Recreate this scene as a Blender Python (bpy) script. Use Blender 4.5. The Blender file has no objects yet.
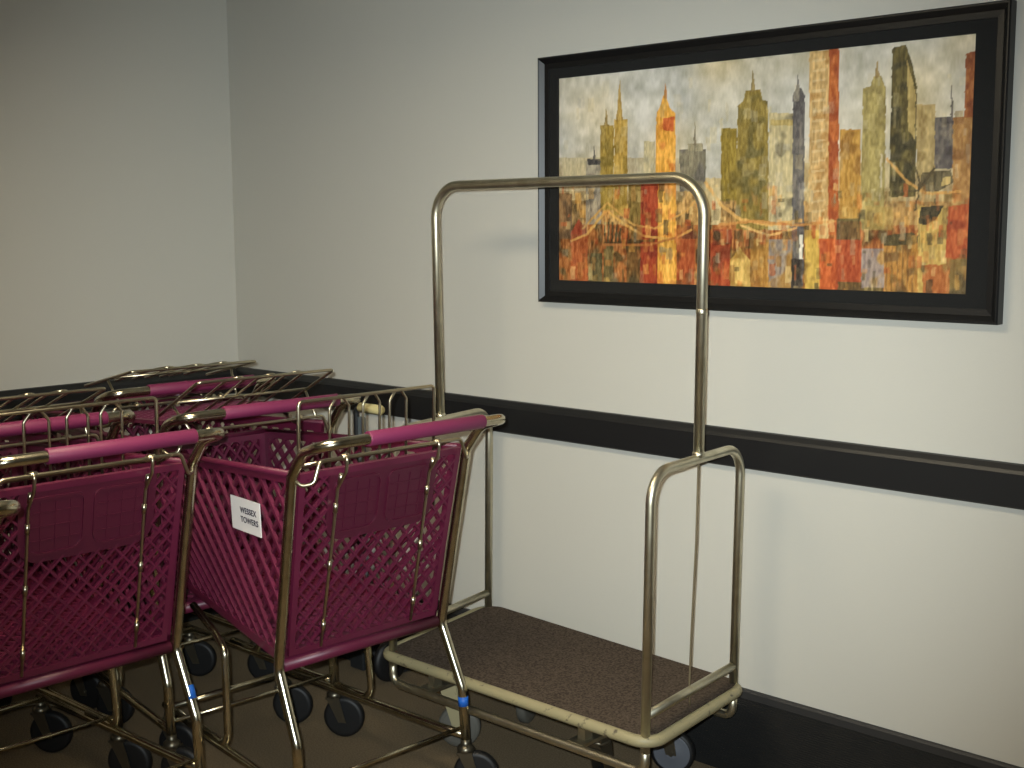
import bpy, bmesh, math, random
import numpy as np
from mathutils import Vector, Matrix
random.seed(7)
D = bpy.data
COL = bpy.context.scene.collection
rad = math.radians


# ------------------------------------------------------------------ helpers
def s2l(c):
    return tuple((v / 255 / 12.92) if v / 255 <= 0.04045 else ((v / 255 + 0.055) / 1.055) ** 2.4 for v in c)


def mat(name, rgb, rough=0.5, metal=0.0, noise=None, bump=None, coat=0.0, spec=0.5):
    """rgb in sRGB 0-255; noise=(scale, rgb2, lo, hi); bump=(scale, strength, distance)"""
    m = D.materials.new(name)
    m.use_nodes = True
    nt = m.node_tree
    b = nt.nodes['Principled BSDF']
    b.inputs['Base Color'].default_value = (*s2l(rgb), 1)
    b.inputs['Roughness'].default_value = rough
    b.inputs['Metallic'].default_value = metal
    b.inputs['Coat Weight'].default_value = coat
    b.inputs['Specular IOR Level'].default_value = spec
    tc = nt.nodes.new('ShaderNodeTexCoord')
    if noise:
        sc, rgb2, lo, hi = noise
        n = nt.nodes.new('ShaderNodeTexNoise')
        n.inputs['Scale'].default_value = sc
        n.inputs['Detail'].default_value = 6
        nt.links.new(tc.outputs['Object'], n.inputs['Vector'])
        r = nt.nodes.new('ShaderNodeValToRGB')
        r.color_ramp.elements[0].position = lo
        r.color_ramp.elements[1].position = hi
        r.color_ramp.elements[0].color = (*s2l(rgb), 1)
        r.color_ramp.elements[1].color = (*s2l(rgb2), 1)
        nt.links.new(n.outputs['Fac'], r.inputs['Fac'])
        nt.links.new(r.outputs['Color'], b.inputs['Base Color'])
    if bump:
        sc, st, di = bump
        n2 = nt.nodes.new('ShaderNodeTexNoise')
        n2.inputs['Scale'].default_value = sc
        n2.inputs['Detail'].default_value = 3
        nt.links.new(tc.outputs['Object'], n2.inputs['Vector'])
        bp = nt.nodes.new('ShaderNodeBump')
        bp.inputs['Strength'].default_value = st
        bp.inputs['Distance'].default_value = di
        nt.links.new(n2.outputs['Fac'], bp.inputs['Height'])
        nt.links.new(bp.outputs['Normal'], b.inputs['Normal'])
    return m


M = {}
M['wall'] = mat('wall_paint', (197, 194, 184), 0.75, bump=(160, 0.12, 0.002))
M['ceiling'] = mat('ceiling_tile', (178, 175, 164), 0.9, noise=(60, (164, 160, 148), 0.4, 0.7))
M['floor'] = mat('floor_carpet', (134, 118, 94), 0.95, noise=(220, (106, 92, 72), 0.35, 0.65), bump=(500, 0.6, 0.004), spec=0.1)
M['rail'] = mat('black_vinyl', (24, 24, 25), 0.45, bump=(300, 0.1, 0.001))
M['base'] = mat('black_rubber', (15, 15, 15), 0.7, noise=(14, (23, 22, 20), 0.45, 0.75))
M['base_top'] = mat('charcoal_rubber', (46, 45, 45), 0.6)
M['chrome'] = mat('worn_chrome', (204, 197, 174), 0.22, 1.0, noise=(30, (176, 167, 142), 0.4, 0.75))
M['wire'] = mat('worn_wire', (190, 182, 158), 0.28, 1.0)
M['brass'] = mat('champagne_tube', (206, 200, 178), 0.40, 1.0, noise=(25, (186, 178, 152), 0.4, 0.75))
M['ivory_rim'] = mat('ivory_bumper', (154, 144, 110), 0.5, noise=(45, (84, 76, 60), 0.60, 0.70))
M['purple'] = mat('purple_plastic', (92, 25, 52), 0.42, noise=(9, (82, 21, 45), 0.4, 0.7))
M['purple_panel'] = mat('purple_panel_plastic', (76, 22, 42), 0.4)
M['grip'] = mat('purple_vinyl_grip', (112, 36, 72), 0.5)
M['black'] = mat('black_tire', (16, 16, 17), 0.55)
M['fork'] = mat('dark_fork_steel', (112, 106, 92), 0.35, 0.9)
M['grey_wheel'] = mat('grey_wheel_hub', (92, 95, 102), 0.5)
M['pale_wheel'] = mat('pale_wheel', (92, 90, 83), 0.5)
M['deck'] = mat('deck_carpet', (98, 86, 75), 0.95, noise=(170, (62, 52, 44), 0.36, 0.64), bump=(600, 0.7, 0.004), spec=0.1)
M['blue'] = mat('blue_tape', (28, 96, 190), 0.5)
M['sign'] = mat('white_card', (228, 224, 222), 0.5)
M['ink'] = mat('dark_ink', (52, 44, 56), 0.7)
M['frame'] = mat('black_moulding', (14, 14, 15), 0.42)
M['mat'] = mat('black_mat_board', (14, 14, 13), 0.9)
M['cream'] = mat('cream_grip', (222, 208, 150), 0.5)
M['handtruck'] = mat('dark_grey_paint', (38, 40, 42), 0.4)
M['cord'] = mat('brown_cord', (104, 92, 68), 0.7)
M['strip'] = mat('blue_grey_panel', (92, 100, 104), 0.5)
M['metal_trim'] = mat('white_metal_trim', (225, 225, 220), 0.4)


class MB:
    def __init__(self):
        self.bm = bmesh.new()

    def box(self, x0, x1, y0, y1, z0, z1, bevel=0):
        vs = [self.bm.verts.new((x, y, z)) for x in (x0, x1) for y in (y0, y1) for z in (z0, z1)]
        fs = [(0, 1, 3, 2), (4, 6, 7, 5), (0, 4, 5, 1), (2, 3, 7, 6), (0, 2, 6, 4), (1, 5, 7, 3)]
        fc = [self.bm.faces.new([vs[i] for i in f]) for f in fs]
        if bevel:
            es = list({e for f in fc for e in f.edges})
            bmesh.ops.bevel(self.bm, geom=es, offset=bevel, segments=2, affect='EDGES', profile=0.5)
        return self

    def hexa(self, a, b):
        """two quads (lists of 4 points each) joined"""
        va = [self.bm.verts.new(p) for p in a]
        vb = [self.bm.verts.new(p) for p in b]
        self.bm.faces.new(va[::-1])
        self.bm.faces.new(vb)
        for i in range(4):
            j = (i + 1) % 4
            self.bm.faces.new((va[i], va[j], vb[j], vb[i]))

    def tube(self, pts, r, n=10, closed=False, caps=True):
        pts = [Vector(p) for p in pts]
        N = len(pts)
        tans = []
        for i in range(N):
            if closed:
                t = pts[(i + 1) % N] - pts[i - 1]
            else:
                t = pts[min(i + 1, N - 1)] - pts[max(i - 1, 0)]
            tans.append(t.normalized())
        up = Vector((0, 0, 1)) if abs(tans[0].z) < 0.9 else Vector((1, 0, 0))
        nrm = (up - tans[0] * up.dot(tans[0])).normalized()
        rings = []
        for i in range(N):
            if i:
                q = tans[i - 1].rotation_difference(tans[i])
                nrm = q @ nrm
                nrm = (nrm - tans[i] * nrm.dot(tans[i])).normalized()
            bn = tans[i].cross(nrm)
            rings.append([self.bm.verts.new(pts[i] + r * (math.cos(2 * math.pi * k / n) * nrm + math.sin(2 * math.pi * k / n) * bn)) for k in range(n)])
        for i in range(N if closed else N - 1):
            A, B = rings[i], rings[(i + 1) % N]
            off = 0
            if closed and i == N - 1:
                off = min(range(n), key=lambda o: (A[0].co - B[o].co).length)
            for k in range(n):
                f = self.bm.faces.new((A[k], A[(k + 1) % n], B[(k + 1 + off) % n], B[(k + off) % n]))
                f.smooth = True
        if caps and not closed:
            self.bm.faces.new(rings[0][::-1])
            self.bm.faces.new(rings[-1])
        return self

    def lathe(self, prof, axis='y', origin=(0, 0, 0), n=28):
        """prof: list of (radius, offset along the axis)"""
        o = Vector(origin)
        rings = []
        for r, h in prof:
            ring = []
            for k in range(n):
                a = 2 * math.pi * k / n
                c, s = r * math.cos(a), r * math.sin(a)
                p = {'x': (h, c, s), 'y': (c, h, s), 'z': (c, s, h)}[axis]
                ring.append(self.bm.verts.new(o + Vector(p)))
            rings.append(ring)
        for A, B in zip(rings, rings[1:]):
            for k in range(n):
                f = self.bm.faces.new((A[k], A[(k + 1) % n], B[(k + 1) % n], B[k]))
                f.smooth = True
        self.bm.faces.new(rings[0][::-1])
        self.bm.faces.new(rings[-1])
        return self

    def build(self, name, m, parent=None, loc=(0, 0, 0), shift=(0, 0, 0), mats=None):
        if any(shift):
            bmesh.ops.translate(self.bm, vec=Vector(shift), verts=self.bm.verts)
        bmesh.ops.recalc_face_normals(self.bm, faces=self.bm.faces)
        me = D.meshes.new(name)
        self.bm.to_mesh(me)
        self.bm.free()
        for mm in (mats or [m]):
            me.materials.append(mm)
        o = D.objects.new(name, me)
        COL.objects.link(o)
        o.location = loc
        if parent is not None:
            o.parent = parent
        return o


def fillet(pts, r, n=7):
    pts = [Vector(p) for p in pts]
    rs = r if isinstance(r, (list, tuple)) else [r] * len(pts)
    out = [pts[0]]
    for i in range(1, len(pts) - 1):
        P, A, B = pts[i], pts[i - 1] - pts[i], pts[i + 1] - pts[i]
        la, lb = A.length, B.length
        A, B = A.normalized(), B.normalized()
        ang = A.angle(B)
        if ang > math.pi - 0.02 or rs[i] <= 0:
            out.append(P)
            continue
        t = min(rs[i] / math.tan(ang / 2), la * 0.49, lb * 0.49)
        rr = t * math.tan(ang / 2)
        c = P + (A + B).normalized() * (rr / math.sin(ang / 2))
        v0, v1 = (P + A * t) - c, (P + B * t) - c
        tot = v0.angle(v1)
        ax = v0.cross(v1).normalized()
        for k in range(n + 1):
            out.append(c + Matrix.Rotation(tot * k / n, 3, ax) @ v0)
    out.append(pts[-1])
    return out


def empty(name, label, cat, loc=(0, 0, 0), rz=0, group=None):
    o = D.objects.new(name, None)
    COL.objects.link(o)
    o.location = loc
    o.rotation_euler = (0, 0, rz)
    o['label'] = label
    o['category'] = cat
    if group:
        o['group'] = group
    return o


def struct(o, label=None):
    o['kind'] = 'structure'
    return o


# ------------------------------------------------------------------ the room
RX, RY, RZ = 8.0, -6.5, 2.48
MB_ = MB()
struct(MB().box(-0.1, RX + 0.1, RY - 0.1, 0.1, -0.1, 0).build('floor', M['floor']))
struct(MB().box(-0.1, RX + 0.1, RY - 0.1, 0.1, RZ, RZ + 0.1).build('ceiling', M['ceiling']))
struct(MB().box(-0.1, RX + 0.1, 0, 0.1, 0, RZ).build('wall_back', M['wall']))
struct(MB().box(-0.1, 0, RY - 0.1, 0, 0, RZ).build('wall_left', M['wall']))
struct(MB().box(0, RX, RY - 0.1, RY, 0, RZ).build('wall_front', M['wall']))
struct(MB().box(RX, RX + 0.1, RY, 0, 0, RZ).build('wall_right', M['wall']))


def extrude_profile(prof, p0, p1, out):
    """prof: (distance from wall, z) outline; swept from p0 to p1 (xy), out = unit vector away from the wall"""
    m = MB()
    A = [m.bm.verts.new((p0[0] + out[0] * d, p0[1] + out[1] * d, z)) for d, z in prof]
    B = [m.bm.verts.new((p1[0] + out[0] * d, p1[1] + out[1] * d, z)) for d, z in prof]
    n = len(prof)
    for i in range(n):
        j = (i + 1) % n
        m.bm.faces.new((A[i], A[j], B[j], B[i]))
    m.bm.faces.new(A[::-1])
    m.bm.faces.new(B)
    return m


rail_prof = [(0, .884), (.020, .884), (.024, .888), (.024, .966), (.020, .974), (.010, .986), (0, .988)]
struct(extrude_profile(rail_prof, (0, 0), (RX, 0), (0, -1)).build('trim_1', M['rail']))
struct(extrude_profile(rail_prof, (0, RY), (0, -.024), (1, 0)).build('trim_2', M['rail']))
bp = [(0, 0), (.014, 0), (.014, .02)]
z = .02
while z < .222:
    bp += [(.014, z + .001), (.0128, z + .002), (.0128, z + .004), (.014, z + .005)]
    z += .0065
bp += [(.014, .229), (.012, .2295), (0, .2295)]
struct(extrude_profile(bp, (0, 0), (RX, 0), (0, -1)).build('baseboard_back', M['base']))
struct(extrude_profile(bp, (0, RY), (0, -.014), (1, 0)).build('baseboard_left', M['base']))
cap = [(0, .2296), (.013, .2296), (.013, .249), (.009, .254), (0, .255)]
struct(extrude_profile(cap, (0, 0), (RX, 0), (0, -1)).build('trim_3', M['base_top']))
struct(extrude_profile(cap, (0, RY), (0, -.013), (1, 0)).build('trim_4', M['base_top']))

# ceiling luminaire
LX, LY = 2.2, -1.8
cl = empty('ceiling_light', 'rectangular ceiling light above the carts, its white frame deepened to shade the upper walls', 'ceiling light', (LX, LY, RZ))
w = MB()
hx, hy = .62, .32
for a in ((-hx, hx, -hy, -hy + .03), (-hx, hx, hy - .03, hy), (-hx, -hx + .03, -hy + .03, hy - .03), (hx - .03, hx, -hy + .03, hy - .03)):
    w.box(*a, -.10, 0)  # unseen surround made deep to keep grazing lamp light off the wall tops
w.build('frame', M['metal_trim'], cl)
em = D.materials.new('lamp_diffuser')
em.use_nodes = True
nt = em.node_tree
nt.nodes.clear()
e = nt.nodes.new('ShaderNodeEmission')
e.inputs['Color'].default_value = (1.0, 0.85, 0.60, 1)
e.inputs['Strength'].default_value = 19
oo = nt.nodes.new('ShaderNodeOutputMaterial')
nt.links.new(e.outputs[0], oo.inputs[0])
MB().box(-hx + .03, hx - .03, -hy + .03, hy - .03, -.022, -.012).build('diffuser', em, cl)


# ------------------------------------------------------------------ shopping cart
def lattice(m, c00, c10, c11, c01, spu, spv, wid, dep, border=.018, hole=None):
    """diamond lattice on the quad c00 (u0 v0) c10 (u1 v0) c11 c01, plus a solid border"""
    c00, c10, c11, c01 = map(Vector, (c00, c10, c11, c01))
    W = ((c10 - c00).length + (c11 - c01).length) / 2
    H = ((c01 - c00).length + (c11 - c10).length) / 2
    nr = (c10 - c00).cross(c01 - c00).normalized()

    def P(u, v, o=0):
        a, b = u / W, v / H
        return c00 * (1 - a) * (1 - b) + c10 * a * (1 - b) + c11 * a * b + c01 * (1 - a) * b + nr * o

    def strip(u0, v0, u1, v1, w_, d_):
        du, dv = u1 - u0, v1 - v0
        L = math.hypot(du, dv)
        if L < .01:
            return
        px, py = -dv / L * w_ / 2, du / L * w_ / 2
        q = [(u0 + px, v0 + py), (u1 + px, v1 + py), (u1 - px, v1 - py), (u0 - px, v0 - py)]
        m.hexa([P(a, b, -d_ / 2) for a, b in q], [P(a, b, d_ / 2) for a, b in q])

    b0 = border * .5
    for sgn, d_ in ((1, dep), (-1, dep * .82)):
        n0, n1 = -int(H / spv) - 2, int(W / spu) + int(H / spv) + 3
        for k in range(n0, n1):
            # line u = k*spu + sgn * v * spu/spv
            pts = []
            a, s = k * spu, sgn * spu / spv
            u_lo, u_hi, v_lo, v_hi = b0, W - b0, b0, H - b0
            va, vb = v_lo, v_hi
            ta, tb = (u_lo - a) / s, (u_hi - a) / s
            va, vb = max(va, min(ta, tb)), min(vb, max(ta, tb))
            if vb - va < .012:
                continue
            segs = [(va, vb)]
            if hole:
                hu0, hu1, hv0, hv1 = hole
                ta, tb = sorted(((hu0 - a) / s, (hu1 - a) / s))
                ha, hb = max(hv0, ta), min(hv1, tb)
                if hb > ha:
                    segs = [x for x in ((va, min(vb, ha)), (max(va, hb), vb)) if x[1] - x[0] > .01]
            for p, q in segs:
                strip(a + s * p, p, a + s * q, q, wid, d_)
    e_ = border / 2
    strip(0, e_, W, e_, border, dep * 1.15)
    strip(0, H - e_, W, H - e_, border, dep * 1.15)
    strip(e_, 0, e_, H, border, dep * 1.1)
    strip(W - e_, 0, W - e_, H, border, dep * 1.1)
    return W, H, P


GRP = 'nested purple shopping carts'
BX = dict(rt=(-.018, .258, .968), rb=(-.108, .247, .482), ft=(-.86, .210, .918), fb=(-.79, .170, .560))   # basket corners x, half width, z


def bc(k, s):
    x, y, z_ = BX[k]
    return (x, s * y, z_)


def pipe_leg(s):
    return None


def make_cart():
    root = empty('shopping_cart', '', 'shopping cart', group=GRP)
    # rear frame: leg, post, handle bar, post, leg in one bent tube
    side = [(-.012, .27, .150), (-.022, .27, .300), (-.100, .264, .470), (-.002, .276, .966), (.050, .279, 1.030), (.147, .287, 1.060)]
    path = [(x, -y, z_) for x, y, z_ in side] + side[::-1]
    rs = [0, .05, .05, .03, .07, .055, .055, .07, .03, .05, .05, 0]
    MB().tube(fillet(path, rs), .0132, 14).build('handle_frame', M['chrome'], root)
    g = MB()
    g.lathe([(.0165, -.165), (.0178, -.163), (.0178, .195), (.0165, .197)], 'y', (.145, 0, 1.060), 20)
    g.build('grip', M['grip'], root)
    # basket sides
    for s in (-1, 1):
        m = MB()
        lattice(m, bc('rb', s), bc('fb', s), bc('ft', s), bc('rt', s), .054, .054, .0085, .010, .022)
        # top lip
        a, b = Vector(bc('rt', s)), Vector(bc('ft', s))
        m.tube([a + Vector((0, s * .004, 0)), b + Vector((0, s * .004, 0))], .0085, 8)
        m.build('side_panel', M['purple'], root)
    m = MB()
    lattice(m, bc('fb', -1), bc('fb', 1), bc('ft', 1), bc('ft', -1), .040, .052, .0075, .012, .022)
    m.tube([bc('ft', -1), bc('ft', 1)], .0095, 8)
    m.build('front_panel', M['purple'], root)
    m = MB()
    lattice(m, bc('rb', -1), bc('rb', 1), bc('fb', 1), bc('fb', -1), .040, .040, .009, .010, .02)
    m.build('basket_floor', M['purple'], root)
    # roll along the lower rear edge
    MB().tube([(-.108, -.250, .474), (-.108, .250, .474)], .0165, 12).build('rear_rail', M['purple'], root)

    # gate, hinged on the rod under the handle
    PV = Vector((.030, 0, 1.0))

    def gx(z_):
        return -.10 * (.965 - z_) / .495 - .006
    rod = MB()
    rp = [(-.002, -.274, .962), (.016, -.262, .944), (.034, -.240, .950), (.034, -.222, 1.0), (.034, .222, 1.0), (.034, .240, .950), (.016, .262, .944), (-.002, .274, .962)]
    rod.tube(fillet(rp, .015, 4), .0048, 8)
    rod.build('gate_rod', M['wire'], root)
    m = MB()
    zt, zb, hw = .970, .498, .236
    hw2 = .254
    G = [(gx(zb), -hw, zb), (gx(zb), hw, zb), (gx(zt), hw2, zt), (gx(zt), -hw2, zt)]
    hole = (.090, .412, .298, .480)
    W, H, P = lattice(m, *G, .046, .048, .0055, .010, .016, hole)
    gate = m.build('gate', M['purple'], root, loc=PV, shift=-PV)
    # seat flap: solid plate with two ribbed, rounded panels
    m = MB()
    u0, u1, v0, v1 = .084, .418, .290, .468

    def rrect(u0, u1, v0, v1, r, rt=None):
        out = []
        rt = r if rt is None else rt
        for cu, cv, a0, r_ in ((u1, v0, -90, r), (u1, v1, 0, rt), (u0, v1, 90, rt), (u0, v0, 180, r)):
            sx = -1 if cu == u1 else 1
            sy = -1 if cv == v1 else 1
            for k in range(7):
                a = rad(a0 + 15 * k)
                out.append((cu + sx * r_ + r_ * math.cos(a), cv + sy * r_ + r_ * math.sin(a)))
        return out

    def plate(o2, outline, d0, d1):
        A = [o2.bm.verts.new(P(u, v, d0)) for u, v in outline]
        B = [o2.bm.verts.new(P(u, v, d1)) for u, v in outline]
        n = len(A)
        for i in range(n):
            o2.bm.faces.new((A[i], A[(i + 1) % n], B[(i + 1) % n], B[i]))
        o2.bm.faces.new(A[::-1])
        o2.bm.faces.new(B)

    def ring(o2, o_out, o_in, d0, d1):
        n = len(o_out)
        L = [[o2.bm.verts.new(P(u, v, d)) for u, v in o] for o, d in ((o_out, d0), (o_out, d1), (o_in, d1), (o_in, d0))]
        for A, B in zip(L, L[1:] + L[:1]):
            for i in range(n):
                o2.bm.faces.new((A[i], A[(i + 1) % n], B[(i + 1) % n], B[i]))
    # the rear of the gate is on the -normal or +normal side?  test which way points to +x
    nx = (Vector(P(.1, .1, .01)) - Vector(P(.1, .1, 0))).x
    q = 1 if nx > 0 else -1
    plate(m, rrect(u0, u1, v0, v1, .05, .012), -.004 * q, .0045 * q)
    for a, b in ((u0 + .016, (u0 + u1) / 2 - .010), ((u0 + u1) / 2 + .010, u1 - .016)):
        ring(m, rrect(a, b, v0 + .018, v1 - .016, .034, .022), rrect(a + .006, b - .006, v0 + .024, v1 - .022, .029, .017), .004 * q, .0095 * q)
        for k in range(1, 4):
            uu = a + (b - a) * k / 4
            m.hexa([P(uu - .0012, v0 + .030, .004 * q), P(uu + .0012, v0 + .030, .004 * q), P(uu + .0012, v1 - .030, .004 * q), P(uu - .0012, v1 - .030, .004 * q)],
                   [P(uu - .0012, v0 + .030, .0065 * q), P(uu + .0012, v0 + .030, .0065 * q), P(uu + .0012, v1 - .030, .0065 * q), P(uu - .0012, v1 - .030, .0065 * q)])
        for k in range(1, 4):
            vv = v0 + .02 + (v1 - v0 - .04) * k / 4
            m.hexa([P(a + .012, vv - .0012, .004 * q), P(b - .012, vv - .0012, .004 * q), P(b - .012, vv + .0012, .004 * q), P(a + .012, vv + .0012, .004 * q)],
                   [P(a + .012, vv - .0012, .0065 * q), P(b - .012, vv - .0012, .0065 * q), P(b - .012, vv + .0012, .0065 * q), P(a + .012, vv + .0012, .0065 * q)])
    m.build('seat_flap', M['purple_panel'], gate, shift=-PV)
    # vertical gate wires with little sleeves
    for yy in (-.146, .144):
        m = MB()
        pts = [(gx(.50) + .013, yy, .505), (gx(.70) + .013, yy, .70), (gx(.92) + .014, yy, .92), (.034, yy, .965), (.040, yy, .995), (.030, yy, 1.010), (.018, yy, .998)]
        m.tube(fillet(pts, .012, 4), .0042, 8)
        for zc in (.56, .72, .87, .945):
            m.tube([(gx(zc - .012) + .013 + (.006 if zc > .9 else 0), yy, zc - .012), (gx(zc + .012) + .013 + (.010 if zc > .9 else 0), yy, zc + .012)], .0062, 8)
        m.tube([(.030, yy - .010, 1.0), (.030, yy + .010, 1.0)], .0085, 10)
        m.build('gate_wire', M['wire'], gate, shift=-PV)
    # wire back of the child seat
    m = MB()
    x0 = -.060
    m.tube(fillet([(x0 - .01, -.213, .80), (x0, -.213, 1.130), (x0, .215, 1.130), (x0 - .01, .215, .80)], .012, 4), .0046, 8)
    m.tube([(x0 - .006, -.213, .975), (x0 - .006, .215, .975)], .0042, 8)
    for ya, yb in ((-.118, -.058), (-.015, .038), (.070, .125)):
        ym = (ya + yb) / 2
        m.tube(fillet([(x0 - .016, ya, .815), (x0 - .006, ya, 1.105), (x0 - .004, ym, 1.142), (x0 - .006, yb, 1.105), (x0 - .016, yb, .815)], [0, .012, .016, .012, 0], 5), .0036, 8)
    for yy in (-.213, .215):
        m.tube([(x0 - .006, yy, .965), (.030, yy * .93, 1.0)], .004, 8)
    m.build('child_seat', M['wire'], gate, shift=-PV)

    # lower frame
    for s in (-1, 1):
        m = MB()
        m.tube(fillet([(-.016, s * .27, .170), (-.10, s * .262, .168), (-.46, s * .235, .168), (-.79, s * .200, .172)], .06), .0115, 12)
        m.build('side_rail', M['chrome'], root)
        m = MB()
        m.tube(fillet([(-.54, s * .228, .182), (-.385, s * .240, .180), (-.400, s * .232, .438), (-.47, s * .220, .470), (-.60, s * .206, .512)], [0, .035, .035, .05, 0]), .0105, 12)
        m.build('basket_support', M['chrome'], root)
    MB().tube([(-.012, -.27, .195), (-.012, .27, .195)], .0058, 8).build('cross_rod', M['chrome'], root)
    MB().tube([(-.76, -.203, .172), (-.76, .203, .172)], .0105, 10).build('cross_rod', M['chrome'], root)

    # casters
    for (cx, cy, rz, st) in ((-.012, -.27, 35, .16), (-.012, .27, 38, .16), (-.765, -.203, 30, .16), (-.785, .201, 40, .16)):
        m = MB()
        m.tube([(0, 0, .128), (0, 0, st)], .014, 12)
        m.lathe([(.020, .122), (.024, .126), (.024, .136), (.014, .146)], 'z', (0, 0, 0), 16)
        for sy in (-1, 1):
            q1 = [(-.020, sy * .019, .128), (.020, sy * .019, .128), (.042, sy * .022, .052), (.018, sy * .022, .052)]
            q2 = [(x, y + sy * .003, z_) for x, y, z_ in q1]
            m.hexa(q1, q2)
        m.box(-.022, .022, -.022, .022, .122, .128)
        m.tube([(.030, -.027, .064), (.030, .027, .064)], .006, 10)
        c = m.build('caster', M['fork'], root, loc=(cx, cy, 0))
        c.rotation_euler.z = rad(rz)
        wv = MB()
        wv.lathe([(.022, -.015), (.050, -.014), (.058, -.014), (.0625, -.008), (.0635, 0), (.0625, .008), (.058, .014), (.050, .014), (.022, .015)], 'y', (.030, 0, .0638), 32)
        wv.build('wheel', M['black'], c)
    return root


def copy_tree(o, parent=None):
    c = o.copy()
    COL.objects.link(c)
    if parent is not None:
        c.parent = parent
    for ch in list(o.children):
        copy_tree(ch, c)
    return c


proto = make_cart()
CARTS = [  # x, y, heading, gate angle, label
    (1.893, -.887, 2.8, 0, 0, 'purple lattice shopping cart with the small white card fixed on its left side'),
    (1.305, -.872, 4.5, 74, -12, 'purple shopping cart with raised gate, nested directly ahead of the cart with the white card'),
    (.745, -.756, 4.5, 70, 6, 'purple shopping cart with raised gate nearest the room corner, first in its row'),
    (1.540, -1.492, 2.0, 0, 0, 'purple shopping cart in the left foreground with hanging gate and no card'),
    (1.120, -1.484, 2.5, 72, -4, 'purple shopping cart nested ahead of the left foreground cart, its gate pushed up'),
    (1.935, -2.195, 2.5, 0, 0, 'shopping cart at the left picture edge showing little more than a chrome handle end'),
]
carts = []
for i, (x, y, th, ga, sa_, lab) in enumerate(CARTS):
    o = proto if i == 0 else copy_tree(proto)
    o.location = (x, y, 0)
    o.rotation_euler = (0, 0, -rad(th))
    o['label'] = lab
    for ch in o.children:
        if ch.name.startswith('gate') and not ch.name.startswith('gate_rod'):
            ch.rotation_euler.y = rad(ga)
            for sub in ch.children:
                if sub.name.startswith('child_seat'):
                    sub.rotation_euler.y = rad(sa_)
    carts.append(o)



def tape(parent, y, pts):
    t_ = MB().tube(pts, .0142, 14).build('tape', M['blue'], parent)
    t_['label'] = 'blue tape wrapped round the leg'


tape(carts[0], .27, [(-.0188, .27, .252), (-.0205, .27, .278)])
tape(carts[3], .27, [(-.0424, .27, .345), (-.0570, .27, .377)])

# card on the left side of the nearest cart
sg = MB()
c0 = carts[0]


def side_pt(a, z_, off):
    """point on the outside (-y) of the left panel at local x = a"""
    t_ = (a - BX['rt'][0]) / (BX['ft'][0] - BX['rt'][0])
    yt = -(BX['rt'][1] + (BX['ft'][1] - BX['rt'][1]) * t_)
    yb = -(BX['rb'][1] + (BX['fb'][1] - BX['rb'][1]) * t_)
    f = (z_ - .482) / .468
    return Vector((a, yb + (yt - yb) * f - off, z_))


sa, sb, z0, z1 = -.318, -.172, .786, .872
q = [(sa, z0), (sb, z0), (sb, z1), (sa, z1)]
sg.hexa([side_pt(a, z_, .0095) for a, z_ in q], [side_pt(a, z_, .012) for a, z_ in q])
sign = sg.build('name_card', M['sign'], c0)
sign['label'] = 'white card with two lines of dark lettering'
for txt, zz in (('WESSEX', .835), ('TOWERS', .811)):
    cu = D.curves.new('lettering', 'FONT')
    cu.body = txt
    cu.size = .0212
    cu.offset = .0003
    cu.space_character = 1.05
    cu.extrude = .0004
    cu.align_x = 'LEFT'
    tmp = D.objects.new('lettering', cu)
    COL.objects.link(tmp)
    dg = bpy.context.evaluated_depsgraph_get()
    me = D.meshes.new_from_object(tmp.evaluated_get(dg))
    D.objects.remove(tmp)
    me.materials.clear()
    me.materials.append(M['ink'])
    o = D.objects.new('lettering', me)
    COL.objects.link(o)
    o.parent = sign
    p0, p1, p2 = side_pt(-.270, zz, .0128), side_pt(-.170, zz, .0128), side_pt(-.270, zz + .05, .0128)
    ex = (p1 - p0).normalized()
    ez = (p2 - p0).normalized()
    ny = ex.cross(ez).normalized()
    o.matrix_local = Matrix(((ex.x, ez.x, ny.x, p0.x), (ex.y, ez.y, ny.y, p0.y), (ex.z, ez.z, ny.z, p0.z), (0, 0, 0, 1)))

# ------------------------------------------------------------------ luggage cart
DZ = .300
FR, RR, RL, FL = Vector((2.463, -.566, DZ)), Vector((2.425, -.120, DZ)), Vector((1.458, -.074, DZ)), Vector((1.545, -.566, DZ))
cen = (FR + RR + RL + FL) / 4
lc = empty('luggage_cart', 'brass-coloured hotel luggage cart with brown carpeted deck and tall hanging bar by the wall', 'luggage cart', (cen.x, cen.y, 0))
off = -Vector((cen.x, cen.y, 0))


def lb(m, name, mt, parent=None):
    return m.build(name, mt, lc if parent is None else parent, shift=off if parent is None else (0, 0, 0))


def up(p, z_):
    return Vector((p.x, p.y, z_))


# outer rim line: posts stand just inside the ends of it
ends_r = (FR - FL).normalized()
ends_l = -ends_r
oFR = FR + Vector((.026, -.013, 0))
oRR = RR + Vector((.022, .010, 0))
oRL = RL + Vector((-.026, .020, 0))
oFL = FL + Vector((-.030, -.013, 0))
loop = [oFR, oRR, oRL, oFL]


def round_loop(L, r, n=8):
    out = []
    N = len(L)
    for i in range(N):
        seg = fillet([(L[i] + L[i - 1]) / 2, L[i], (L[i] + L[(i + 1) % N]) / 2], r, n)
        out += seg[1:-1]
    return out


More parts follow.
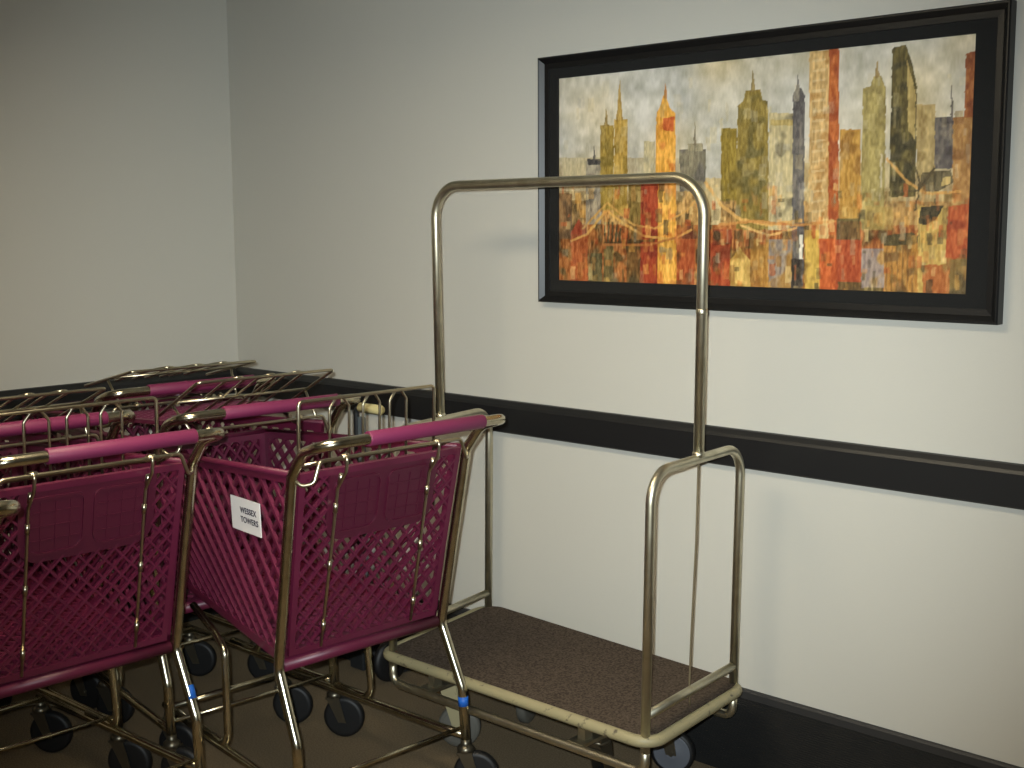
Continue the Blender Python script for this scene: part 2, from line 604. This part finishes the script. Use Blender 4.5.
rl = round_loop(loop, .05)
lb(MB().tube(rl, .0152, 12, closed=True), 'rim_bumper', M['ivory_rim'])
ins = round_loop([p + Vector((.016 if p.x < 2 else -.010, .006 if p.y > -.3 else .009, 0)) for p in loop], .045)
m = MB()
A = [m.bm.verts.new(up(p, DZ - .012)) for p in ins]
B = [m.bm.verts.new(up(p, DZ + .0155)) for p in ins]
n = len(A)
for i in range(n):
    m.bm.faces.new((A[i], A[(i + 1) % n], B[(i + 1) % n], B[i]))
m.bm.faces.new(A[::-1])
m.bm.faces.new(B)
lb(m, 'carpet_deck', M['deck'])
# end arches, each running on into the lower rails
RT = .0122
ZA = .965


def arch(F, R_):
    m = MB()
    lowz = .222
    d = 1 if F is FR else -1
    ln = Vector((.011, 0, 0))
    pts = [up(F, DZ - .03), up(F, ZA) + ln, up(R_, ZA) + ln, up(R_, DZ - .03)]
    m.tube(fillet(pts, .075, 10), RT, 14)
    return m


lb(arch(FR, RR), 'end_arch', M['brass'])
lb(arch(FL, RL), 'end_arch', M['brass'])
for a, b in ((FL, FR), (RL, RR)):
    m = MB()
    lz = .218
    m.tube(fillet([up(a, DZ - .02), up(a, lz), up(b, lz), up(b, DZ - .02)], .055, 8), RT * .98, 12)
    lb(m, 'lower_rail', M['brass'])
for F, R_ in ((FR, RR), (FL, RL)):
    lb(MB().tube([up(F, DZ + .062), up(R_, DZ + .062)], .0115, 12), 'cross_rail', M['brass'])
# hanging bar
mL, mR = (FL + RL) / 2, (FR + RR) / 2
m = MB()
m.tube(fillet([up(mL, ZA + .008) + Vector((.000, 0, 0)), up(mL, 1.662) + Vector((-.012, 0, 0)), up(mR, 1.662) + Vector((.018, 0, 0)), up(mR, ZA + .008) + Vector((.011, 0, 0))], .095, 12), .0138, 16)
for p in (mL, mR):
    zj, jx = (1.335, .0145) if p is mR else (1.25, -.001)
    if p is mR:
        m.lathe([(.0142, zj - .008), (.0150, zj - .005), (.0150, zj + .003), (.0142, zj + .006)], 'z', (p.x + jx, p.y, 0), 16)
    m.lathe([(.0165, ZA + .006), (.0165, ZA + .014), (.0140, ZA + .020)], 'z', (p.x + (.011 if p is mR else 0), p.y, 0), 16)
lb(m, 'hanging_bar', M['brass'])
m = MB()
pc = [up(mR, ZA - .005) + Vector((.011, 0, 0)), up(mR, .75) + Vector((.007, 0, 0)), up(mR, .50) + Vector((-.004, .0, 0)), up(mR, DZ + .06) + Vector((-.008, 0, 0)), up(mR, DZ + .014) + Vector((-.008, .004, 0))]
m.tube(fillet(pc, .3, 6), .0028, 8)
o = lb(m, 'hanging_cord', M['cord'])
# crossbars under the deck carry the casters
for x in (1.68, 2.24):
    t_ = (x - RL.x) / (RR.x - RL.x)
    yb = RL.y + (RR.y - RL.y) * t_
    m = MB()
    m.box(x - .025, x + .025, -.566, yb, .222, .232)
    m.box(x - .012, x + .012, -.54, -.51, .23, DZ - .012)
    m.box(x - .012, x + .012, yb - .05, yb - .02, .23, DZ - .012)
    lb(m, 'underframe_bar', M['brass'])
for (cx, cy, rz, fm, wm) in ((1.625, -.42, 35, 'ivory_rim', 'pale_wheel'), (1.69, -.16, 110, 'ivory_rim', 'pale_wheel'), (2.20, -.135, 22, 'fork', 'grey_wheel'), (2.235, -.46, 95, 'fork', 'grey_wheel')):
    m = MB()
    m.box(-.035, .035, -.03, .03, .212, .222)
    m.lathe([(.026, .196), (.03, .200), (.03, .208), (.022, .212)], 'z', (0, 0, 0), 18)
    for sy in (-1, 1):
        q1 = [(-.026, sy * .018, .198), (.026, sy * .018, .198), (.048, sy * .021, .060), (.018, sy * .021, .060)]
        m.hexa(q1, [(x, y + sy * .003, z_) for x, y, z_ in q1])
    m.box(-.026, .026, -.021, .021, .192, .198)
    m.tube([(.033, -.027, .064), (.033, .027, .064)], .007, 10)
    c = m.build('caster', M[fm], lc, loc=(cx - cen.x, cy - cen.y, 0))
    c.rotation_euler.z = rad(rz)
    wv = MB()
    wv.lathe([(.052, -.016), (.058, -.0155), (.0635, -.010), (.064, 0), (.0635, .010), (.058, .0155), (.052, .016)], 'y', (.033, 0, .0643), 32)
    tw = wv.build('wheel', M['pale_wheel' if wm == 'pale_wheel' else 'black'], c)
    wv = MB()
    wv.lathe([(.014, -.0185), (.018, -.0185), (.022, -.0168), (.050, -.0165), (.053, -.0162), (.053, .0162), (.050, .0165), (.022, .0168), (.018, .0185), (.014, .0185)], 'y', (.033, 0, .0643), 32)
    wv.build('hub', M[wm], c)

# ------------------------------------------------------------------ hand truck behind the carts
ht = empty('hand_truck', 'upright dark hand truck with a cream cylindrical grip, behind the carts by the wall', 'hand truck', (.925, -.15, 0))
m = MB()
m.tube(fillet([(-.02, 0, .10), (-.02, 0, .925), (.025, 0, .925)], .02, 5), .0105, 10)
m.build('post', M['handtruck'], ht)
MB().box(-.008, .022, -.006, .006, .16, .895, bevel=.002).build('back_panel', M['strip'], ht)
g = MB()
g.lathe([(.012, .000), (.0165, .003), (.0165, .108), (.014, .114), (.006, .116)], 'x', (.0, 0, .928), 18)
g.build('grip', M['cream'], ht)
m = MB()
m.tube([(-.17, -.03, .0755), (.17, -.03, .0755)], .008, 10)
m.box(-.035, .035, -.04, .02, .004, .17, bevel=.004)
m.build('axle', M['handtruck'], ht)
MB().box(-.15, .15, -.0, .10, .004, .012, bevel=.002).build('toe_plate', M['handtruck'], ht)
for sx in (-1, 1):
    wv = MB()
    wv.lathe([(.03, -.016), (.060, -.016), (.072, -.010), (.0745, 0), (.072, .010), (.060, .016), (.03, .016)], 'x', (sx * .17, -.03, .0755), 30)
    wv.build('wheel', M['black'], ht)

# ------------------------------------------------------------------ framed picture
FX0, FX1, FZ0, FZ1 = 1.641, 3.0665, 1.312, 2.045
pic = empty('framed_picture', 'wide black-framed painting of an orange and gold city skyline on the wall', 'picture', ((FX0 + FX1) / 2, -.001, (FZ0 + FZ1) / 2))
hw, hh = (FX1 - FX0) / 2, (FZ1 - FZ0) / 2
prof = [(0, 0), (0, .030), (.003, .033), (.006, .033), (.019, .0205), (.034, .0190), (.034, 0)]   # inward, out from wall
m = MB()
rings = []
for sx, sz in ((-1, -1), (1, -1), (1, 1), (-1, 1)):
    rings.append([m.bm.verts.new((sx * (hw - a), -b, sz * (hh - a))) for a, b in prof])
for i in range(4):
    A, B = rings[i], rings[(i + 1) % 4]
    for k in range(len(prof)):
        j = (k + 1) % len(prof)
        m.bm.faces.new((A[k], A[j], B[j], B[k]))
m.build('frame', M['frame'], pic)
# print corners (measured)
AX0, AX1, AZ0, AZ1 = 1.706, 2.980, 1.3795, 1.981
mx, mz = (FX0 + FX1) / 2, (FZ0 + FZ1) / 2
a0, a1, b0, b1 = AX0 - mx, AX1 - mx, AZ0 - mz, AZ1 - mz
m = MB()
i0 = .030
m.box(-hw + i0, a0, -.013, -.004, -hh + i0, hh - i0)
m.box(a1, hw - i0, -.013, -.004, -hh + i0, hh - i0)
m.box(a0, a1, -.013, -.004, -hh + i0, b0)
m.box(a0, a1, -.013, -.004, b1, hh - i0)
m.build('mat', M['mat'], pic)

# the painting itself: colours laid down stroke by stroke on a fine mesh
NU, NV = 520, 250
rng = np.random.default_rng(5)


def vnoise(nu, nv):
    g_ = rng.random((nv + 2, nu + 2))
    x = np.linspace(0, nu, NU)
    y = np.linspace(0, nv, NV)
    xi, yi = x.astype(int), y.astype(int)
    fx, fy = (x - xi), (y - yi)
    fx, fy = fx * fx * (3 - 2 * fx), fy * fy * (3 - 2 * fy)
    a = g_[np.ix_(yi, xi)] * (1 - fx) + g_[np.ix_(yi, xi + 1)] * fx
    b = g_[np.ix_(yi + 1, xi)] * (1 - fx) + g_[np.ix_(yi + 1, xi + 1)] * fx
    return a * (1 - fy)[:, None] + b * fy[:, None]


UU, VV = np.meshgrid(np.linspace(0, 1, NU), np.linspace(0, 1, NV))   # V: 0 top
# crop-picture coordinates of the print corners -> homography into u,v
src = [(60, 165), (934, 70), (914, 613), (62, 586)]
dst = [(0, 0), (1, 0), (1, 1), (0, 1)]
AM, BM = [], []
for (x, y), (u, v) in zip(src, dst):
    AM += [[x, y, 1, 0, 0, 0, -u * x, -u * y], [0, 0, 0, x, y, 1, -v * x, -v * y]]
    BM += [u, v]
hm = np.linalg.solve(np.array(AM, float), np.array(BM, float))


def uvp(x, y):
    d = hm[6] * x + hm[7] * y + 1
    return ((hm[0] * x + hm[1] * y + hm[2]) / d, (hm[3] * x + hm[4] * y + hm[5]) / d)


wob = (vnoise(110, 60) - .5) * .0022
wob2 = (vnoise(110, 60) - .5) * .003
Uw, Vw = UU + wob, VV + wob2
streak = vnoise(230, 16)
streak2 = vnoise(70, 26)
blot = vnoise(40, 22)
fine = vnoise(300, 60)
IMG = np.zeros((NV, NU, 3))


def C(c):
    return np.array(c, float)


# sky
sk = C((196, 188, 166))[None, None] + (vnoise(14, 12) - .5)[..., None] * C((34, 32, 30)) + (streak2 - .5)[..., None] * C((34, 34, 40)) + (vnoise(9, 6) - .5)[..., None] * C((-14, 6, 46))
IMG[:] = sk


def mask_poly(pts):
    P_ = [uvp(x, y) for x, y in pts]
    inside = np.zeros((NV, NU), bool)
    n_ = len(P_)
    for i in range(n_):
        (x1, y1), (x2, y2) = P_[i], P_[(i + 1) % n_]
        if y1 == y2:
            continue
        c_ = ((y1 > Vw) != (y2 > Vw)) & (Uw < (x2 - x1) * (Vw - y1) / (y2 - y1) + x1)
        inside ^= c_
    return inside


def paint(mask, col, var=28, alpha=1.0, second=None, amt=.5):
    c_ = C(col)[None, None] + ((streak - .5) * 1.2 + (fine - .5) * .9)[..., None] * var * C((1.1, 1.0, .7))
    if second is not None:
        w_ = np.clip((blot * .6 + streak2 * .4 - (1 - amt)) * 6, 0, 1)[..., None]
        c_ = c_ * (1 - w_) + (C(second)[None, None] + (fine - .5)[..., None] * var) * w_
    a_ = (mask * alpha)[..., None]
    IMG[:] = IMG * (1 - a_) + c_ * a_


def rect(x0, x1, y0, y1, col, **k):
    paint(mask_poly([(x0, y0), (x1, y0), (x1, y1), (x0, y1)]), col, **k)


def poly(pts, col, **k):
    paint(mask_poly(pts), col, **k)


def line(pts, wd, col, alpha=.85):
    for (x1, y1), (x2, y2) in zip(pts, pts[1:]):
        L = math.hypot(x2 - x1, y2 - y1) or 1
        nx_, ny_ = -(y2 - y1) / L * wd / 2, (x2 - x1) / L * wd / 2
        poly([(x1 + nx_, y1 + ny_), (x2 + nx_, y2 + ny_), (x2 - nx_, y2 - ny_), (x1 - nx_, y1 - ny_)], col, alpha=alpha, var=18)


def spire(x, y0, y1, wd, col):
    poly([(x - wd, y1), (x, y0), (x + wd, y1)], col, alpha=.9)


# hazy ground behind the town
rect(40, 960, 400, 660, (176, 132, 70), var=50, second=(120, 92, 52), amt=.45)
rect(40, 960, 470, 660, (164, 92, 38), var=50, second=(92, 70, 34), amt=.45)
rect(480, 960, 340, 420, (186, 164, 112), alpha=.75, second=(150, 120, 66))
rect(60, 320, 330, 420, (182, 166, 124), alpha=.7, second=(160, 140, 100))
# skyline, left to right
rect(60, 88, 405, 500, (138, 100, 60), second=(96, 70, 44))
rect(117, 150, 338, 470, (150, 142, 126), alpha=.8, second=(92, 88, 84), amt=.5)
rect(120, 148, 333, 345, (60, 58, 58))
spire(134, 305, 340, 3, (80, 76, 74))
rect(147, 175, 262, 440, (160, 130, 50), second=(128, 106, 40))
spire(159, 222, 266, 4, (140, 112, 50))
rect(176, 204, 250, 450, (184, 146, 60), second=(146, 116, 40))
spire(187, 166, 254, 7, (170, 132, 52))
rect(206, 232, 385, 470, (120, 96, 40))
rect(238, 262, 296, 370, (188, 174, 132), second=(170, 160, 130))
poly([(262, 600), (264, 236), (271, 226), (278, 200), (284, 198), (292, 226), (304, 236), (308, 600)], (226, 158, 52), var=34, second=(212, 118, 34), amt=.42)
poly([(278, 248), (302, 244), (301, 276), (279, 272)], (214, 92, 34))
spire(283, 168, 206, 4, (190, 120, 50))
rect(313, 368, 312, 400, (128, 120, 96), second=(100, 94, 84))
rect(330, 362, 300, 316, (150, 140, 110))
spire(345, 252, 304, 3, (120, 108, 84))
rect(368, 400, 372, 470, (190, 168, 120))
rect(400, 433, 268, 420, (140, 116, 36), second=(110, 92, 34))
poly([(432, 480), (434, 222), (446, 212), (450, 190), (482, 186), (486, 208), (498, 212), (500, 480)], (134, 112, 44), second=(102, 90, 44), amt=.45)
spire(466, 140, 192, 5, (128, 106, 52))
rect(500, 553, 236, 480, (188, 172, 126), second=(128, 118, 88), amt=.45)
rect(504, 550, 250, 262, (170, 140, 60), alpha=.6)
poly([(549, 600), (550, 196), (556, 184), (568, 184), (575, 200), (573, 600)], (104, 98, 92), second=(80, 76, 76), amt=.5)
spire(560, 152, 188, 4, (96, 90, 86))
rect(584, 626, 106, 500, (198, 160, 98), var=34, second=(176, 128, 64), amt=.45)
for k in range(17):
    line([(590, 128 + k * 21), (618, 124 + k * 21)], 5, (212, 186, 136), .55)
rect(625, 646, 100, 490, (188, 88, 30), second=(160, 64, 22), amt=.5)
rect(648, 692, 270, 460, (182, 132, 50), second=(150, 102, 36))
poly([(692, 480), (696, 184), (712, 180), (718, 160), (734, 158), (744, 182), (742, 480)], (160, 142, 78), second=(132, 116, 62), amt=.5)
spire(726, 118, 164, 5, (140, 112, 60))
poly([(752, 410), (757, 100), (786, 94), (798, 130), (809, 180), (806, 410)], (88, 76, 34), var=30, second=(58, 52, 28), amt=.5)
poly([(788, 124), (806, 190), (804, 290), (790, 270)], (172, 146, 82))
rect(808, 848, 218, 370, (176, 150, 94), second=(150, 124, 70))
rect(846, 890, 244, 352, (100, 92, 86), second=(72, 66, 66), amt=.5)
spire(882, 172, 248, 3, (84, 76, 72))
rect(888, 906, 230, 400, (178, 160, 124))
poly([(910, 112), (936, 104), (930, 244), (908, 250)], (158, 84, 34), second=(134, 64, 26))
rect(884, 932, 244, 420, (172, 122, 62), second=(140, 92, 44))
# lower town
rect(85, 122, 486, 600, (182, 84, 34), second=(150, 64, 28), amt=.45)
poly([(84, 490), (103, 458), (122, 490)], (156, 54, 26))
rect(122, 152, 530, 600, (90, 80, 46))
rect(155, 176, 510, 600, (110, 92, 48), second=(190, 150, 70))
rect(203, 232, 500, 600, (110, 74, 32), second=(70, 56, 30))
rect(232, 268, 378, 600, (168, 52, 22), second=(138, 40, 20), amt=.45)
rect(270, 302, 380, 600, (232, 168, 62), var=40, second=(214, 120, 36), amt=.4)
rect(308, 346, 492, 600, (178, 74, 30), second=(110, 60, 28), amt=.4)
poly([(306, 500), (330, 462), (352, 498)], (120, 60, 34))
rect(372, 420, 508, 600, (176, 62, 26), second=(140, 54, 26), amt=.4)
rect(384, 424, 480, 512, (150, 60, 30), second=(82, 58, 32), amt=.5)
poly([(420, 600), (420, 545), (440, 516), (462, 545), (462, 600)], (210, 170, 84), second=(172, 130, 56))
rect(462, 500, 500, 600, (176, 122, 48), second=(120, 84, 40), amt=.5)
rect(500, 550, 500, 610, (148, 132, 116), second=(170, 124, 60), amt=.5)
rect(548, 570, 540, 610, (58, 50, 42))
rect(565, 572, 490, 540, (224, 218, 200))
rect(576, 606, 480, 610, (204, 164, 66), second=(150, 112, 46), amt=.4)
rect(606, 640, 498, 612, (206, 84, 28), second=(180, 66, 24), amt=.4)
rect(640, 694, 462, 612, (176, 66, 26), second=(196, 96, 34), amt=.4)
rect(642, 692, 456, 500, (84, 76, 40), alpha=.8)
rect(645, 740, 588, 620, (84, 78, 40), alpha=.8)
rect(694, 742, 518, 600, (146, 128, 118), second=(178, 134, 70), amt=.5)
rect(742, 812, 510, 612, (180, 122, 48), second=(120, 82, 36), amt=.45)
for k in range(6):
    line([(748 + k * 11, 514), (746 + k * 11, 608)], 3, (110, 76, 34), .6)
poly([(742, 512), (742, 492), (800, 484), (824, 500), (800, 512)], (78, 66, 34))
rect(812, 872, 430, 616, (198, 162, 78), second=(164, 124, 52), amt=.45)
poly([(812, 466), (818, 432), (866, 428), (850, 458), (826, 470)], (62, 54, 32))
rect(822, 872, 552, 620, (180, 96, 40), second=(150, 120, 60), amt=.5)
poly([(868, 540), (876, 430), (922, 424), (918, 536)], (188, 76, 30), second=(160, 60, 26), amt=.4)
rect(878, 916, 540, 620, (132, 104, 50), second=(90, 72, 40), amt=.5)
poly([(816, 398), (820, 360), (880, 354), (886, 380), (850, 402)], (66, 56, 32), alpha=.8)
poly([(862, 370), (880, 368), (878, 384), (862, 388)], (190, 160, 92))
rect(700, 760, 430, 480, (176, 144, 70), alpha=.7, second=(140, 112, 54))
line([(735, 320), (735, 392)], 4, (214, 206, 190), .6)
# bridges: dark deck strokes, towers and swung cables
for k in range(9):
    line([(158 + k * 8, 452 + k * 6), (156 + k * 8, 512)], 4, (66, 60, 36), .8)
line([(155, 510), (225, 505), (262, 502)], 6, (84, 60, 30))
line([(85, 505), (120, 490), (160, 440), (200, 470), (240, 494), (300, 500), (340, 480)], 5, (216, 162, 76))
line([(110, 480), (162, 424), (215, 470), (262, 478), (330, 440), (345, 420)], 4, (202, 148, 70))
line([(155, 512), (250, 512), (310, 496)], 5, (190, 110, 50))
line([(366, 380), (402, 430), (440, 458), (500, 470), (570, 460)], 7, (214, 160, 82))
line([(395, 470), (470, 462), (560, 470), (640, 462)], 6, (198, 130, 60))
line([(440, 470), (500, 492), (560, 476)], 5, (224, 176, 100))
line([(745, 330), (790, 380), (830, 404), (900, 400)], 6, (208, 150, 70))
line([(760, 400), (812, 398), (846, 350)], 5, (70, 58, 32))
line([(800, 330), (816, 380), (806, 440)], 4, (72, 60, 34))
# loose dabs of paint over everything below the roofs
for k in range(420):
    x = rng.uniform(62, 925)
    y = rng.uniform(380, 610)
    wd, hg = rng.uniform(3, 14), rng.uniform(6, 36)
    c_ = [(212, 150, 60), (190, 80, 30), (96, 80, 42), (220, 190, 120), (64, 56, 34), (160, 110, 50), (206, 120, 44), (150, 138, 110)][rng.integers(0, 8)]
    rect(x, x + wd, y, y + hg, c_, alpha=rng.uniform(.2, .65))
for k in range(120):
    x = rng.uniform(62, 925)
    y = rng.uniform(150, 400)
    c_ = [(214, 200, 160), (190, 170, 120), (176, 170, 160), (206, 186, 130)][rng.integers(0, 4)]
    rect(x, x + rng.uniform(4, 16), y, y + rng.uniform(10, 40), c_, alpha=rng.uniform(.1, .35))
lum = IMG @ C((.3, .59, .11))
red = np.clip((IMG[..., 0] - IMG[..., 1] - 60) / 90, 0, 1)[..., None]
IMG = IMG * (1 - .10 - .14 * red) + lum[..., None] * C((1.12, .98, .80)) * (.10 + .14 * red)
IMG = np.clip(IMG + (fine - .5)[..., None] * 14, 0, 255)
lin = (IMG / 255) ** .93
lin = np.where(lin <= .04045, lin / 12.92, ((lin + .055) / 1.055) ** 2.4)
me = D.meshes.new('print')
X = a0 + UU * (a1 - a0)
Z = b1 - VV * (b1 - b0)
co = np.stack([X, np.full_like(X, -.006), Z], -1).reshape(-1, 3)
idx = np.arange(NU * NV).reshape(NV, NU)
quads = np.stack([idx[1:, :-1], idx[1:, 1:], idx[:-1, 1:], idx[:-1, :-1]], -1).reshape(-1, 4)
me.vertices.add(len(co))
me.vertices.foreach_set('co', co.astype(np.float32).ravel())
me.loops.add(quads.size)
me.loops.foreach_set('vertex_index', quads.astype(np.int32).ravel())
me.polygons.add(len(quads))
me.polygons.foreach_set('loop_start', np.arange(0, quads.size, 4, dtype=np.int32))
me.update(calc_edges=True)
ca = me.color_attributes.new('paint', 'FLOAT_COLOR', 'POINT')
ca.data.foreach_set('color', np.concatenate([lin.reshape(-1, 3), np.ones((NU * NV, 1))], 1).astype(np.float32).ravel())
pm = mat('oil_paint', (128, 128, 128), .55)
at = pm.node_tree.nodes.new('ShaderNodeVertexColor')
at.layer_name = 'paint'
pm.node_tree.links.new(at.outputs['Color'], pm.node_tree.nodes['Principled BSDF'].inputs['Base Color'])
me.materials.append(pm)
pr = D.objects.new('print', me)
COL.objects.link(pr)
pr.parent = pic
# picture glass
gm = D.materials.new('picture_glass')
gm.use_nodes = True
nt = gm.node_tree
nt.nodes.clear()
tr = nt.nodes.new('ShaderNodeBsdfTransparent')
gl = nt.nodes.new('ShaderNodeBsdfGlossy')
gl.inputs['Roughness'].default_value = .03
fr = nt.nodes.new('ShaderNodeFresnel')
fr.inputs['IOR'].default_value = 1.2
mxn = nt.nodes.new('ShaderNodeMixShader')
oo = nt.nodes.new('ShaderNodeOutputMaterial')
nt.links.new(fr.outputs[0], mxn.inputs[0])
nt.links.new(tr.outputs[0], mxn.inputs[1])
nt.links.new(gl.outputs[0], mxn.inputs[2])
nt.links.new(mxn.outputs[0], oo.inputs[0])
MB().box(-hw + .031, hw - .031, -.0175, -.0155, -hh + .031, hh - .031).build('glass', gm, pic)

# ------------------------------------------------------------------ light
wd_ = D.worlds.new('sky')
bpy.context.scene.world = wd_
wd_.use_nodes = True
bg = wd_.node_tree.nodes['Background']
bg.inputs[0].default_value = (.8, .85, 1.0, 1)
bg.inputs[1].default_value = 0.1
# the flash of the camera that took the photograph, a real lamp standing at the photographer's place
la = D.lights.new('flash_lamp', 'SPOT')
la.energy = 455
la.color = (.86, .95, .97)
la.shadow_soft_size = .012
la.spot_size = rad(63)
la.spot_blend = 1.0
lo = D.objects.new('flash_lamp', la)
COL.objects.link(lo)

# ------------------------------------------------------------------ camera
f, pi_, ro, ya = 1257.3, .1266, -.0051, .7493
cx, cy, H = 4.2219, -2.9258, 1.55
sy_, cy_ = math.sin(ya), math.cos(ya)
Fv = Vector((-sy_ * math.cos(pi_), cy_ * math.cos(pi_), -math.sin(pi_)))
Rv = Vector((cy_, sy_, 0))
Uv = Rv.cross(Fv)
R2 = math.cos(ro) * Rv + math.sin(ro) * Uv
U2 = -math.sin(ro) * Rv + math.cos(ro) * Uv
cam = D.cameras.new('camera')
cam.sensor_width = 36
cam.lens = f / 1024 * 36
cam.clip_start = .05
co_ = D.objects.new('camera', cam)
COL.objects.link(co_)
co_.matrix_world = Matrix(((R2.x, U2.x, -Fv.x, cx), (R2.y, U2.y, -Fv.y, cy), (R2.z, U2.z, -Fv.z, H), (0, 0, 0, 1)))
lo.matrix_world = Matrix.Translation(Vector((cx, cy, H)) - .035 * R2 + .045 * U2) @ Matrix.Rotation(rad(-1.5), 4, 'Z') @ co_.matrix_world.to_3x3().to_4x4()
sc = bpy.context.scene
sc.camera = co_
sc.view_settings.view_transform = 'Standard'
sc.view_settings.look = 'None'
sc.view_settings.gamma = 1
sc.view_settings.use_curve_mapping = False
sc.view_settings.exposure = 0
